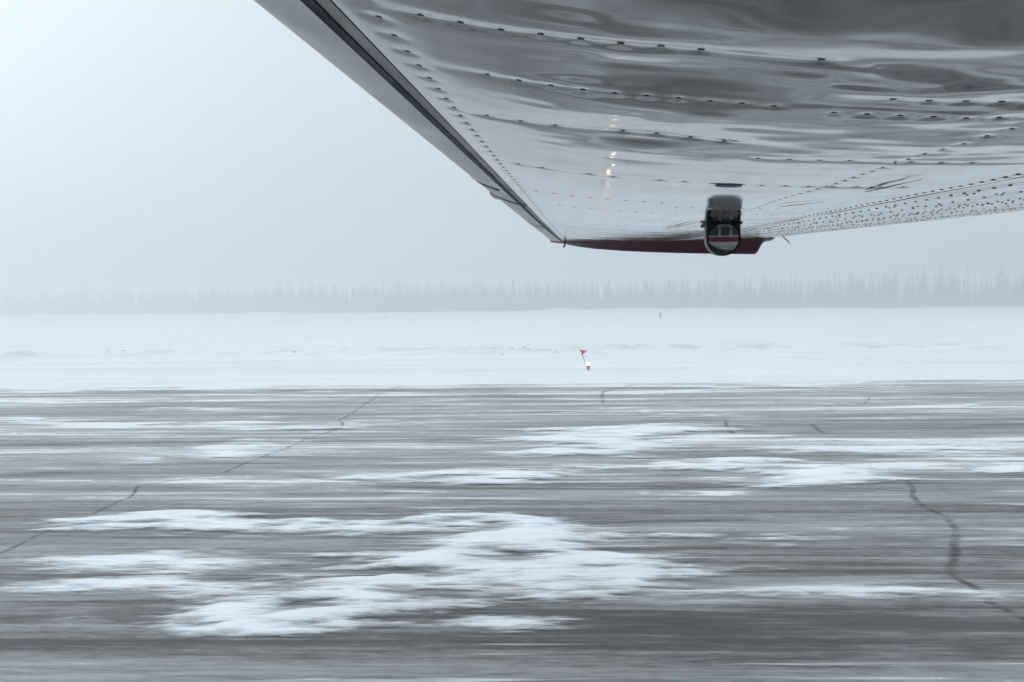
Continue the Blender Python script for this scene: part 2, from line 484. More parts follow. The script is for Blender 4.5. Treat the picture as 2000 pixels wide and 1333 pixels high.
AN = 5.0     # drifts are drawn out along the wind: distances count five times less along x
def snow_patch(pix, holes, label, thick=0.022, soft=0.10, rough=0.10):
    G = [gpt(*p) for p in pix]
    A = np.array(G)
    cy_ = A[:, 1].mean()
    k = cy_ / 7.0
    x0, x1 = A[:, 0].min() - 0.9 * k, A[:, 0].max() + 0.9 * k
    y0, y1 = A[:, 1].min() - 0.25 * k, A[:, 1].max() + 0.25 * k
    nx = int(min(260, max(30, (x1 - x0) / (0.022 * k)))); ny = int(min(260, max(16, (y1 - y0) / (0.016 * k))))
    X, Y = np.meshgrid(np.linspace(x0, x1, nx), np.linspace(y0, y1, ny))
    so, ro = soft * k, rough * k
    wob = ro * (fbm(X / (1.5 * k), Y / (0.32 * k), 4)) + 0.35 * ro * fbm(X / (0.3 * k), Y / (0.06 * k), 3)
    sd = poly_sd(X / AN, Y, [(a / AN, b) for a, b in G]) + wob
    for h in holes:
        hg = [gpt(*p) for p in h]
        sd = np.minimum(sd, -(poly_sd(X / AN, Y, [(a / AN, b) for a, b in hg]) + 0.5 * wob) + 0.01 * k)
    cov = sstep(-so, so, sd)
    Hh = 0.005 + thick * cov * (1 + 0.5 * fbm(X / (0.9 * k), Y / (0.25 * k), 3)) + 0.004 * cov * fbm(X / 0.25, Y / 0.06, 2)
    F = grid_faces(ny, nx)
    keep = cov.ravel()[F].max(1) > 0.01
    F = F[keep]
    used = np.unique(F); mp = np.zeros(nx * ny, int); mp[used] = np.arange(len(used))
    V = np.stack([X, Y, Hh], -1).reshape(-1, 3)[used]
    me = mesh_np('snow_patch', V, mp[F])
    at = me.attributes.new('cover', 'FLOAT', 'POINT')
    at.data.foreach_set('value', cov.ravel()[used].astype(np.float32))
    o = link('snow_patch', me, M_DRIFT)
    return tag(o, label, 'snow patch', 'wind drifted snow patches on the runway')

patches = [
    ([(620, 1088), (760, 1075), (850, 1063), (955, 1042), (1000, 1023), (1060, 1018), (1110, 1035), (1125, 1060), (1150, 1080), (1230, 1080), (1330, 1074), (1372, 1090), (1385, 1115), (1360, 1136), (1300, 1146), (1250, 1162), (1180, 1173), (1080, 1173), (1010, 1166), (930, 1150), (850, 1142), (800, 1120), (640, 1112), (760, 1100)],
     [[(965, 1100), (990, 1078), (1060, 1082), (1020, 1100)], [(1248, 1088), (1275, 1080), (1310, 1094), (1275, 1104)], [(1288, 1118), (1310, 1112), (1322, 1124), (1300, 1130)], [(928, 1138), (960, 1132), (1008, 1160), (960, 1160)], [(1175, 1110), (1195, 1107), (1200, 1114), (1180, 1117)], [(1150, 1141), (1178, 1139), (1170, 1148)]],
     'largest snow patch on the runway, with small dark asphalt holes'),
    ([(290, 1196), (390, 1182), (520, 1162), (640, 1138), (780, 1128), (840, 1142), (850, 1168), (792, 1182), (782, 1224), (700, 1230), (600, 1228), (500, 1238), (400, 1234), (345, 1216)],
     [[(520, 1206), (560, 1186), (630, 1176), (600, 1192)]],
     'nearest snow patch, pointed at its left end, below the largest patch'),
    ([(110, 1016), (250, 1006), (400, 1003), (522, 1008), (528, 1030), (480, 1044), (300, 1040), (170, 1028)], [], 'long flat snow streak left of the small crescent patches'),
    ([(528, 1042), (560, 1020), (650, 1010), (632, 1026), (612, 1046), (560, 1050)], [], 'small crescent snow patch at the right end of the long left streak'),
    ([(622, 1046), (690, 1020), (820, 1012), (806, 1036), (760, 1052), (680, 1054)], [], 'wedge shaped snow patch right of the small crescent patch'),
    ([(770, 1000), (850, 994), (905, 1008), (1000, 1018), (930, 1040), (850, 1046), (830, 1030)], [[(850, 1022), (900, 1018), (890, 1026)]], 'ragged snow patch touching the upper edge of the largest patch'),
    ([(0, 1142), (200, 1128), (330, 1124), (450, 1134), (580, 1128), (520, 1146), (350, 1156), (120, 1152)], [], 'broad thin snow streak at the left, above the nearest patch'),
    ([(60, 1094), (180, 1085), (330, 1082), (500, 1090), (490, 1108), (350, 1114), (150, 1106)], [], 'pale snow streak at the left, under the long flat streak'),
    ([(680, 936), (760, 922), (900, 919), (1056, 926), (1048, 944), (960, 953), (830, 948)], [[(800, 938), (850, 930), (836, 940)]], 'spindle shaped snow patch mid runway, left of centre'),
    ([(1100, 916), (1300, 902), (1480, 894), (1550, 898), (1610, 912), (1690, 930), (1705, 946), (1600, 950), (1490, 954), (1440, 946), (1550, 934), (1400, 922), (1250, 922)], [[(1480, 916), (1540, 910), (1560, 916), (1500, 922)]], 'feathered snow patch mid runway, right of centre'),
    ([(980, 888), (1060, 872), (1060, 852), (1150, 836), (1300, 830), (1424, 840), (1420, 850), (1310, 862), (1300, 882), (1200, 893), (1060, 892)], [[(1210, 856), (1290, 850), (1280, 860)], [(1120, 878), (1180, 874), (1170, 880)]], 'cloudy broken snow patch on the far half of the runway'),
    ([(230, 888), (400, 882), (520, 879), (562, 887), (480, 896), (300, 895)], [], 'thin snow streak ending at the left diagonal crack'),
    ([(1380, 878), (1600, 874), (1800, 870), (1860, 862), (1960, 874), (2010, 878), (1800, 886), (1500, 882)], [], 'long thin snow streak running out of frame at the right'),
    ([(1880, 914), (1960, 904), (2060, 900), (2060, 920), (1960, 922)], [], 'short snow patch cut by the right edge of the picture'),
    ([(1150, 1058), (1200, 1044), (1300, 1038), (1420, 1046), (1510, 1056), (1440, 1064), (1300, 1056)], [], 'narrow snow tongue at the upper right of the largest patch'),
    ([(1150, 806), (1250, 800), (1350, 799), (1370, 805), (1220, 811)], [], 'small distant snow streak below the edge light'),
    ([(880, 1222), (960, 1212), (1060, 1216), (1080, 1226), (980, 1230)], [], 'faint small snow patch right of the nearest patch'),
    ([(1060, 1160), (1300, 1150), (1500, 1148), (1900, 1150), (1900, 1162), (1500, 1164), (1300, 1170)], [], 'very long faint snow streak reaching the right hand crack'),
    ([(470, 840), (560, 834), (664, 836), (600, 842)], [], 'small snow streak beside the kink of the left crack'),
]
for k, (p, h, lb) in enumerate(patches):
    thin = 'faint' in lb or 'pale' in lb or 'thin' in lb
    snow_patch(p, h, lb, thick=0.014 if thin else 0.038, soft=0.20 if thin else 0.13, rough=0.15)

# ---------------------------------------------------------------- spruces
def spruce_mesh(seed, h=15.0, wide=2.3, bare=0.06):
    r = random.Random(seed)
    v, f = [], []
    n = 6
    for zz, rr in ((0, 0.17), (h * 0.5, 0.10), (h * 0.97, 0.015)):
        for k in range(n):
            v.append((rr * math.cos(6.283 * k / n), rr * math.sin(6.283 * k / n), zz))
    for i in range(2):
        for k in range(n): f.append((i * n + k, i * n + (k + 1) % n, (i + 1) * n + (k + 1) % n, (i + 1) * n + k))
    layers = 19
    for L in range(layers):
        t = L / (layers - 1)
        z = h * (bare + (0.985 - bare) * t)
        rad = wide * (1 - t) ** (0.62 if seed % 2 else 0.85) * r.uniform(0.72, 1.12) + 0.10
        nb = 9 if t < 0.7 else 6
        off = r.uniform(0, 6.28)
        for b in range(nb):
            a = off + 6.283 * b / nb + r.uniform(-0.25, 0.25)
            q = rad * r.uniform(0.6, 1.1)
            dz = -q * r.uniform(0.25, 0.5)
            ca, sa = math.cos(a), math.sin(a)
            wq = 0.28 * q + 0.08
            i0 = len(v)
            v += [(0, 0, z + 0.16 * q), (ca * q * 0.55 - sa * wq, sa * q * 0.55 + ca * wq, z + dz * 0.45 - 0.1), (ca * q, sa * q, z + dz),
                  (ca * q * 0.55 + sa * wq, sa * q * 0.55 - ca * wq, z + dz * 0.45 - 0.1), (ca * q * 0.5, sa * q * 0.5, z + dz * 0.4 - 0.35 * wq - 0.15)]
            f += [(i0, i0 + 1, i0 + 2, i0 + 3), (i0 + 1, i0 + 4, i0 + 2), (i0 + 2, i0 + 4, i0 + 3)]
    return mesh_py('spruce', v, f)
variants = [spruce_mesh(s, 15.0, wd, br) for s, wd, br in ((1, 2.3, .04), (2, 1.7, .05), (3, 2.7, .03), (4, 1.35, .10), (5, 2.0, .06), (6, 1.1, .16), (7, 2.5, .04))]
for m_ in variants: m_.materials.append(M_TREE)

def wood_edge(x): return 424 - 0.31 * x
tree_proto = []
n_tree = 250
for k in range(n_tree):
    x = -365 + 615 * (k + random.uniform(-0.4, 0.4)) / n_tree
    y = wood_edge(x) + random.uniform(0, 9)
    vi = random.randrange(len(variants))
    o = bpy.data.objects.new('spruce_tree', variants[vi]); C.objects.link(o)
    hs_ = random.gauss(1.0, 0.2) * (1 + 0.16 * float(vnoise(x / 17, 2.2)))
    hs_ = max(0.55, min(1.42, hs_)) * (1.0 + 0.10 * max(0, x) / 200)
    wsc = hs_ * random.uniform(0.9, 1.7)
    o.location = (x, y, -0.1); o.rotation_euler = (random.uniform(-.03, .03), random.uniform(-.03, .03), random.uniform(0, 6.28)); o.scale = (wsc, wsc, hs_)
    tag(o, 'hazy spruce standing at the edge of the far treeline', 'tree', 'spruces along the far treeline')
# the wood behind the front trees: one mass
TRI = []
for m_ in variants:
    co = np.empty(len(m_.vertices) * 3, np.float32); m_.vertices.foreach_get('co', co)
    m_.calc_loop_triangles()
    tr = np.empty(len(m_.loop_triangles) * 3, np.int32); m_.loop_triangles.foreach_get('vertices', tr)
    TRI.append((co.reshape(-1, 3), tr.reshape(-1, 3)))
VV, FF, base = [], [], 0
for k in range(1700):
    x = -450 + 800 * random.random(); y = wood_edge(x) + 5 + 55 * random.random() ** 1.3
    co, tr = TRI[random.randrange(len(TRI))]
    s = random.uniform(0.5, 1.22); wx = s * random.uniform(1.1, 2.1); a = random.uniform(0, 6.28)
    VV.append(np.stack([x + wx * (co[:, 0] * math.cos(a) - co[:, 1] * math.sin(a)), y + wx * (co[:, 0] * math.sin(a) + co[:, 1] * math.cos(a)), s * co[:, 2] - 0.1], -1))
    FF.append(tr + base); base += len(co)
me = mesh_np('forest', np.concatenate(VV), np.concatenate(FF))
tag(link('forest', me, M_TREE, smooth=False), 'dense spruce forest fading into snow haze behind the treeline', 'forest', kind='stuff')

# ================================================================ AIRCRAFT
aircraft = bpy.data.objects.new('aircraft', None); C.objects.link(aircraft)
aircraft.location = (0.6, -0.95, 0)
tag(aircraft, 'high winged aircraft with riveted bare metal wing and dark red wing tip', 'aircraft')

S_TIP = 6.1
def LE(s): return -0.289 + 0.1149 * (s - 0.93), 0.413 + 0.0758 * (s - 0.93)
def TE(s): return 2.02 - 0.002 * (s - 3.0), 0.512 + 0.0984 * (s - 3.0)
def af(t): return 5 * (0.2969 * np.sqrt(np.clip(t, 0, 1)) - 0.1260 * t - 0.3516 * t ** 2 + 0.2843 * t ** 3 - 0.1036 * t ** 4)
def tl(s): return np.interp(s, [0, 3.5, 5.2, S_TIP], [0.105, 0.085, 0.055, 0.026])
def tu(s): return np.interp(s, [0, S_TIP], [0.10, 0.10])

RIBS = [0.47, 0.69, 0.87, 1.13, 1.62, 2.14, 2.50, 3.15, 3.60, 4.10, 4.60, 5.10, 5.60, 6.0]
LE_ROW, SPAR, SPAR2, AFT_ROW = 0.080, 0.39, 0.275, 0.53
rivets = []      # (s, t, size)
for s in np.arange(0.5, 6.05, 0.056): rivets.append((s, LE_ROW, 1.0))
for s in np.arange(0.9, 6.05, 0.052): rivets.append((s, SPAR + 0.003 * math.sin(s * 9), 0.9))
for s in np.arange(0.9, 6.05, 0.040): rivets.append((s, AFT_ROW - 0.012, 1.1))
def rib_off(i): return 0.12 if i % 2 else 0.015
for i, r_ in enumerate(RIBS):
    c = TE(r_)[0] - LE(r_)[0]
    for t in np.arange(LE_ROW + 0.02, SPAR2 - 0.01, (0.036 if i < 3 else 0.05) / c):
        if random.random() < 0.9: rivets.append((r_ + random.uniform(-.003, .003), t, 1.0))
    for t in np.arange(SPAR2 + 0.012, AFT_ROW - 0.03, (0.038 if i < 3 else 0.05) / c):
        if random.random() < 0.9: rivets.append((r_ + rib_off(i) + random.uniform(-.003, .003), t, 1.0))
RV = np.array(rivets)

def skin_disp(s, t):
    """oil-canning of the thin sheet: sunk along the ribs and round each rivet, waves between (metres, + = inwards)"""
    c = 2.1
    d = np.zeros(np.broadcast(s, t).shape)
    amp_s = np.interp(s, [0, 1.05, 1.4, 2.0, 6.0], [1.1, 0.9, 0.42, 0.13, 0.06])
    for i, r_ in enumerate(RIBS):
        off = np.where(t > SPAR2, rib_off(i), 0.0)
        amp = (0.0010 + 0.0005 * math.sin(i * 2.3)) * float(np.interp(r_, [0, 1.2, 1.7, 2.6], [1, 0.9, 0.45, 0.06]))
        fade = sstep(LE_ROW - 0.02, LE_ROW + 0.04, t) * (1 - sstep(AFT_ROW - 0.07, AFT_ROW, t)) * (1 - 0.9 * np.exp(-((t - SPAR2) / 0.018) ** 2))
        d += amp * fade * np.exp(-((s - r_ - off) / 0.017) ** 2)
    d += amp_s * (0.0008 * np.exp(-((t - SPAR) * c / 0.02) ** 2) + 0.0005 * np.exp(-((t - LE_ROW) * c / 0.018) ** 2))
    fl = sstep(0.07, 0.17, t)
    X = t * c
    d += amp_s * fl * (0.0068 * fbm(X / 0.23 + 4, s / 0.19, 2) + 0.0017 * amp_s * fbm(X / 0.10, s / 0.06 + 9, 2))
    return d

def lower(s, t, disp=True, off=0.0):
    lx, ly = LE(s); tx, ty = TE(s)
    c = tx - lx
    X = lx + c * t
    Y = ly + (ty - ly) * t - tl(s) * c * af(t) - off
    if disp: Y = Y + skin_disp(s, t)
    return X, Y
def upper(s, t):
    lx, ly = LE(s); tx, ty = TE(s)
    c = tx - lx
    return lx + c * t, ly + (ty - ly) * t + tu(s) * c * af(t)
def low_pt(s, t, off=0.0):
    X, Y = lower(np.array(s, float), np.array(t, float), False, off)
    return Vector(cw(X, Y, s))
def solve_low(px, py):
    """span station and chord fraction of the underside seen at a photograph point"""
    u, v = (px - 1000) / FPX, (666.5 - py) / FPX
    best = None
    for s in np.linspace(0.6, 6.1, 1200):
        lx, tx = LE(s)[0], TE(s)[0]
        t = (u * s - lx) / (tx - lx)
        if not 0.01 < t < 0.99: continue
        Y = float(lower(np.array(s), np.array(t), False)[1])
        e = abs(Y / s - v)
        if best is None or e < best[0]: best = (e, s, t)
    return best[1], best[2]

# main skin: fine lower surface from the nose to the flap line, coarse upper surface
S = np.concatenate([np.linspace(-0.5, 0.6, 30)[:-1], np.geomspace(0.6, S_TIP, 640)])
T = np.concatenate([np.geomspace(0.0006, 0.05, 26)[:-1], np.linspace(0.05, AFT_ROW, 340)])
SS, TT = np.meshgrid(S, T, indexing='ij')
X, Y = lower(SS, TT)
# dimples round the rivets
c_loc = TE(SS)[0] - LE(SS)[0]
for s, t, z in rivets:
    if s > 4.2: continue
    i0, i1 = np.searchsorted(S, [s - 0.05, s + 0.05]); j0, j1 = np.searchsorted(T, [t - 0.025, t + 0.025])
    if i0 >= i1 or j0 >= j1: continue
    ds = SS[i0:i1, j0:j1] - s; dt = (TT[i0:i1, j0:j1] - t) * c_loc[i0:i1, j0:j1]
    Y[i0:i1, j0:j1] += 0.00085 * z * np.exp(-(ds ** 2 + dt ** 2) / 0.012 ** 2)
V1 = cw(X, Y, SS)
Tu = np.concatenate([[0.0006], np.geomspace(0.002, 0.05, 14), np.linspace(0.08, AFT_ROW, 26)])
S2, T2 = np.meshgrid(S, Tu[::-1], indexing='ij')
Xu, Yu = upper(S2, T2)
V2 = cw(Xu, Yu, S2)
Vall = np.concatenate([V2, V1], 1)
nr, nc = Vall.shape[:2]
me = mesh_np('wing', Vall.reshape(-1, 3), grid_faces(nr, nc))
wing = link('wing', me, M_SKIN, aircraft)
wing['label'] = 'dented reflective metal wing underside'

def surf_strip(name, s0, s1, t0, t1, mat, parent, off=0.0015, ns=120, nt_=10, up_t=None, wob=0.0):
    """a strip lying on the wing surface; up_t wraps it over the nose to that upper chord fraction"""
    Sx = np.linspace(s0, s1, ns)
    cols = []
    if up_t:
        for t in np.geomspace(up_t, 0.0006, 14):
            X, Y = upper(Sx, np.full(ns, t)); lx = LE(Sx)[0]
            nx = -off * (1 - min(1, t / 0.03)); cols.append(cw(X + nx, Y + off, Sx))
    tt = np.geomspace(max(t0, 0.0006), t1, nt_) if t0 < 0.004 else np.linspace(t0, t1, nt_)
    for t in tt:
        tw = t + wob * fbm(Sx * 6, Sx * 0 + t * 90, 2)
        X, Y = lower(Sx, tw, False)
        nx = -off * (1 - min(1, t / 0.02)); cols.append(cw(X + nx, Y - off * min(1, 0.3 + t / 0.01), Sx))
    V = np.stack(cols, 1)
    return link(name, mesh_np(name, V.reshape(-1, 3), grid_faces(ns, V.shape[1])), mat, parent)

surf_strip('leading_edge', -0.5, S_TIP, 0.0006, 0.0490, M_BOOT, wing, 0.003, 200, 22, 0.06)
surf_strip('boot_edge', -0.5, S_TIP, 0.0488, 0.0555, M_BLACK, wing, 0.0022, 200, 3, wob=0.0006)
surf_strip('edge_tape', -0.5, S_TIP, 0.0555, 0.0640, M_BAND, wing, 0.0008, 200, 3)
for s in (2.74, 4.12):
    surf_strip('boot_strap', s - 0.028, s + 0.028, 0.0006, 0.062, M_BLACK, wing, 0.0045, 4, 22, 0.03)
surf_strip('boot_strap', 2.33, 2.38, 0.0006, 0.04, M_BLACK, wing, 0.0052, 4, 14, 0.03)
# blister on the nose
lx, ly = LE(2.86)
bm = bmesh.new(); bmesh.ops.create_uvsphere(bm, u_segments=20, v_segments=12, radius=1.0)
me = bpy.data.meshes.new('nose_blister'); bm.to_mesh(me); bm.free()
o = link('nose_blister', me, M_BOOT, wing)
o.location = Vector(cw(lx + 0.014, ly - 0.004, 2.90)); o.scale = (0.026, 0.15, 0.020); o.rotation_euler = (R(4), 0, R(-6))

# flap and aileron behind the hinge gap
def aft_panel(name, s0, s1, label):
    Sx = np.linspace(s0, s1, 90); Tx = np.concatenate([np.linspace(AFT_ROW + 0.004, 1.0, 40)])
    SSx, TTx = np.meshgrid(Sx, Tx, indexing='ij')
    X, Y = lower(SSx, TTx, False); Y = Y + 0.0009 * fbm(TTx * 2.1 / 0.16, SSx / 0.2, 3)
    Tu_ = np.linspace(1.0, AFT_ROW + 0.004, 12)
    S2x, T2x = np.meshgrid(Sx, Tu_, indexing='ij')
    Xu, Yu = upper(S2x, T2x)
    V = np.concatenate([cw(X, Y, SSx), cw(Xu, Yu + 0.004, S2x), cw(X[:, :1], Y[:, :1], SSx[:, :1])], 1)
    o = link(name, mesh_np(name, V.reshape(-1, 3), grid_faces(*V.shape[:2], flip=True)), M_FLAP, aircraft)
    o['label'] = label
    return o
M_FLAP = make_skin('painted control surface', (0.48, 0.49, 0.50), 0.16, 0.2)
flap = aft_panel('flap', -0.5, 3.55, 'riveted flap along the trailing edge')
aileron = aft_panel('aileron', 3.562, S_TIP, 'riveted aileron near the wing tip')
surf_strip('hinge_gap', -0.5, S_TIP, AFT_ROW - 0.001, AFT_ROW + 0.009, M_BAND, wing, -0.004, 120, 3)
surf_strip('panel_seam', 0.5, S_TIP, 0.855, 0.8585, M_SEAM, flap, 0.001, 160, 2, wob=0.0004)

# rivets: the ones that show largest are parts, the far ones one field
fl_rivets = []
for t, dz, z in ((0.565, 0.060, .9), (0.625, 0.075, .9), (0.695, 0.050, .8), (0.715, 0.050, .8), (0.79, 0.065, .8), (0.875, 0.050, .8), (0.94, 0.040, .75)):
    for s in np.arange(1.2, 6.05, dz): fl_rivets.append((s, t, z))
for r_ in np.arange(1.4, 6.0, 0.42):
    for t in np.arange(0.58, 0.94, 0.032): fl_rivets.append((r_, t, 0.8)); fl_rivets.append((r_ + 0.03, t, 0.8))

def rivet_mesh(name, hgt=0.2, mat=None):
    n = 10; v, f = [], []
    for r_, z in ((1.0, 0.0), (0.8, 0.7 * hgt), (0.35, hgt)):
        for k in range(n): v.append((r_ * math.cos(6.2832 * k / n), r_ * math.sin(6.2832 * k / n), z))
    for i in range(2):
        for k in range(n): f.append((i * n + k, i * n + (k + 1) % n, (i + 1) * n + (k + 1) % n, (i + 1) * n + k))
    f.append(tuple(2 * n + k for k in range(n)))
    m_ = mesh_py(name, v, f); m_.materials.append(mat or M_RIVET); m_.shade_smooth()
    return m_
M_RHEAD = plain('dark sealed rivet heads', (0.03, 0.03, 0.034), 0.5, 0.0, spec=0.2)
RM = rivet_mesh('rivet')
RM_HEAD = rivet_mesh('rivet_head', 0.4, M_RHEAD)
def rivet_frame(s, t, size, dimple=True):
    e = 1e-3
    p = low_pt(s, t); a = low_pt(s + e, t) - p; b = low_pt(s, min(t + e, 1)) - p
    n = a.cross(b).normalized()
    if n.dot(_up) > 0: n = -n
    d = float(skin_disp(np.array(s), np.array(t))) if dimple else 0.0
    if dimple and s < 4.2: d += 0.00085 * size
    p = p + Vector(_up) * (d - 0.0002)
    a.normalize(); b = n.cross(a)
    return p, a, b, n
def visible(s, t):
    lx, tx = LE(s)[0], TE(s)[0]; X = lx + (tx - lx) * t
    Y = float(lower(np.array(s), np.array(t), False)[1])
    return abs(X / s * FPX) < 1040 and Y / s * FPX < 690
def add_rivets(lst, parent, rad, dimple, limit, mesh=None, fmat=None):
    lst = [q for q in lst if visible(q[0], q[1])]
    lst.sort(key=lambda q: q[0])
    for s, t, z in lst[:limit]:
        p, a, b, n = rivet_frame(s, t, z, dimple)
        o = bpy.data.objects.new('rivet', (mesh or RM) if t < AFT_ROW - 0.02 or mesh else RM_HEAD); C.objects.link(o); o.parent = parent
        r_ = rad * z
        o.matrix_local = Matrix(((a.x * r_, b.x * r_, n.x * r_, p.x), (a.y * r_, b.y * r_, n.y * r_, p.y), (a.z * r_, b.z * r_, n.z * r_, p.z), (0, 0, 0, 1)))
    v, f = [], []
    for s, t, z in lst[limit:]:
        p, a, b, n = rivet_frame(s, t, z, dimple)
        i0 = len(v); m_ = 8
        for k in range(m_): v.append(p + (a * math.cos(6.2832 * k / m_) + b * math.sin(6.2832 * k / m_)) * rad * z)
        for k in range(m_): v.append(p + (a * math.cos(6.2832 * k / m_) + b * math.sin(6.2832 * k / m_)) * rad * z * 0.7 + n * rad * (0.35 if fmat else 0.16))
        for k in range(m_): f.append((i0 + k, i0 + (k + 1) % m_, i0 + m_ + (k + 1) % m_, i0 + m_ + k))
        f.append(tuple(i0 + m_ + k for k in range(m_)))
    if v:
        o = link('rivet_field', mesh_py('rivet_field', v, f), fmat or M_RIVET, parent)
        o['kind'] = 'stuff'
add_rivets(rivets, wing, 0.0037, True, 300)
add_rivets([q for q in fl_rivets if q[0] < 3.55], flap, 0.0050, False, 220, RM_HEAD, M_RHEAD)
add_rivets([q for q in fl_rivets if q[0] >= 3.56], aileron, 0.0050, False, 120, RM_HEAD, M_RHEAD)

# dark disc painted on the skin for the reflection of the mirror mount
s, t = solve_low(1423, 363)
p, a, b, n = rivet_frame(s, t, 1.0)
v = [p + (a * math.cos(q) + b * math.sin(q)) * 0.027 + n * 0.002 for q in np.linspace(0, 2 * math.pi, 32, endpoint=False)]
v += [p + (a * math.cos(q) + b * math.sin(q)) * 0.029 for q in np.linspace(0, 2 * math.pi, 32, endpoint=False)]
f = [tuple(range(32))] + [(k, (k + 1) % 32, 32 + (k + 1) % 32, 32 + k) for k in range(32)]
o = link('mount_reflection', mesh_py('mount_reflection', v, f), M_SEAM, wing, smooth=False)
o['label'] = 'dark disc painted as the reflection of the mirror mount'

# drooped red wing tip
lip = [(75, 201), (85, 195), (100, 190), (130, 184), (160, 180), (220, 175.5), (280, 173), (330, 171.5), (380, 170.5), (430, 170), (474, 169.5), (480, 174), (485, 184), (491, 193), (506, 200)]
rows = []
for i, (u, vv) in enumerate(lip):
    X = u * 6.22 / FPX; Yb = vv * 6.22 / FPX
    k = min(max((X - LE(S_TIP)[0]) / (TE(S_TIP)[0] - LE(S_TIP)[0]), 0.0006), 1.0)
    xl, yl = lower(np.array(S_TIP), np.array(k), False); xu, yu = upper(np.array(S_TIP), np.array(k))
    xl, yl, xu, yu = float(xl), float(yl), float(xu), float(yu)
    if X > xl + 0.02 and i > 10: xl = xu = X - 0.01
    Yb = min(Yb, yl - 0.001)
    sec = [(xl, yl + 0.001, S_TIP - 0.004), (xl, yl - 0.004, S_TIP + 0.004), (0.6 * xl + 0.4 * X, yl - 0.35 * (yl - Yb), S_TIP + 0.05), (X, yl - 0.8 * (yl - Yb), S_TIP + 0.095), (X, Yb, S_TIP + 0.12),
           (X, Yb + 0.004, S_TIP + 0.14), (X, Yb + 0.06, S_TIP + 0.19), (0.5 * xu + 0.5 * X, 0.5 * (Yb + yu) + 0.05, S_TIP + 0.20), (xu, yu - 0.01, S_TIP + 0.10), (xu, yu + 0.002, S_TIP - 0.004)]
    rows.append([cw(*q) for q in sec])
V = np.array(rows)
tip = link('wing_tip', mesh_np('wing_tip', V.reshape(-1, 3), grid_faces(*V.shape[:2])), M_RED, aircraft)
tip['label'] = 'dark red drooped wing tip'
surf_strip('tip_joint', S_TIP - 0.03, S_TIP - 0.006, 0.004, 0.98, M_SEAM, tip, 0.002, 3, 60)
link('tip_rod', tube_mesh('tip_rod', [cw(0.424, 0.835, 6.04), cw(0.42, 0.80, 6.05), cw(0.415, 0.752, 6.05), cw(0.405, 0.738, 6.05)], [0.006, 0.006, 0.006, 0.008], 8), M_BLACK, tip)
link('tip_spike', tube_mesh('tip_spike', [cw(1.95, 0.822, 6.12), cw(2.03, 0.825, 6.13), cw(2.09, 0.828, 6.14)], [0.014, 0.012, 0.008], 8), M_RED, tip)
link('static_wick', tube_mesh('static_wick', [cw(2.045, 0.812, 5.86), cw(2.07, 0.798, 5.87), cw(2.10, 0.776, 5.88), cw(2.13, 0.75, 5.89)], [0.005, 0.0045, 0.004, 0.0035], 6), M_BLACK, aileron)

# thin dark lines laid on the underside of the skin
def skin_line(p0, p1, wd, parent, name):
    a = solve_low(*p0); b = solve_low(*p1)
    n = 24; v, f = [], []
    for i in range(n):
        k = i / (n - 1)
        q = low_pt(a[0] + (b[0] - a[0]) * k, a[1] + (b[1] - a[1]) * k, -0.0003)
        d = (low_pt(b[0], b[1]) - low_pt(a[0], a[1])).normalized()
        sd = d.cross(Vector(_up)).normalized()
        ww = wd * (0.4 + 0.6 * math.sin(math.pi * min(1, k * 1.2 + 0.05)))
        v += [q + sd * ww - Vector(_up) * 0.004, q - sd * ww - Vector(_up) * 0.004]
        if i: f.append((2 * i - 2, 2 * i - 1, 2 * i + 1, 2 * i))
    link(name, mesh_py(name, v, f), M_SEAM, parent, smooth=False)
skin_line((1690, 372), (1800, 347), 0.006, wing, 'dark_line')
skin_line((1520, 402), (1610, 392), 0.006, wing, 'dark_line')
skin_line((1300, 446), (1378, 430), 0.006, wing, 'dark_line')

# convex mirror hung below the wing
ms_, mt_ = solve_low(1413, 436)
top = low_pt(ms_, mt_)
k = ms_ / FPX
rad = 33.5 * k
dep = 0.085
toc = (EYE - top); toc.normalize()
ax = (-Vector(_f)); rx = Vector(_rt); uy = Vector(_up)
cen = top - uy * (rad + 0.006 - 0.012)
prof = []
for q in np.linspace(math.pi, 2 * math.pi, 25): prof.append((math.cos(q) * rad, math.sin(q) * rad))
prof += [(rad, rad * 0.5), (rad * 0.98, rad + 0.02), (-rad * 0.98, rad + 0.02), (-rad, rad * 0.5)]
n = len(prof); v, f = [], []
for z, sc_ in ((0.0, 1.0), (-0.01, 1.0), (-dep * 0.6, 0.93), (-dep, 0.72), (-dep * 1.12, 0.4)):
    for x, y in prof:
        yy = y * sc_ if y < 0 else y
        v.append(cen + rx * x * sc_ + uy * yy + ax * z)
for i in range(4):
    for j in range(n): f.append((i * n + j, (i + 1) * n + j, (i + 1) * n + (j + 1) % n, i * n + (j + 1) % n))
f.append(tuple(range(n))); f.append(tuple(4 * n + j for j in range(n))[::-1])
pod = link('underwing_mirror', mesh_py('underwing_mirror', v, f), M_POD, aircraft, smooth=False)
pod['label'] = 'round convex mirror in a grey housing below the wing'
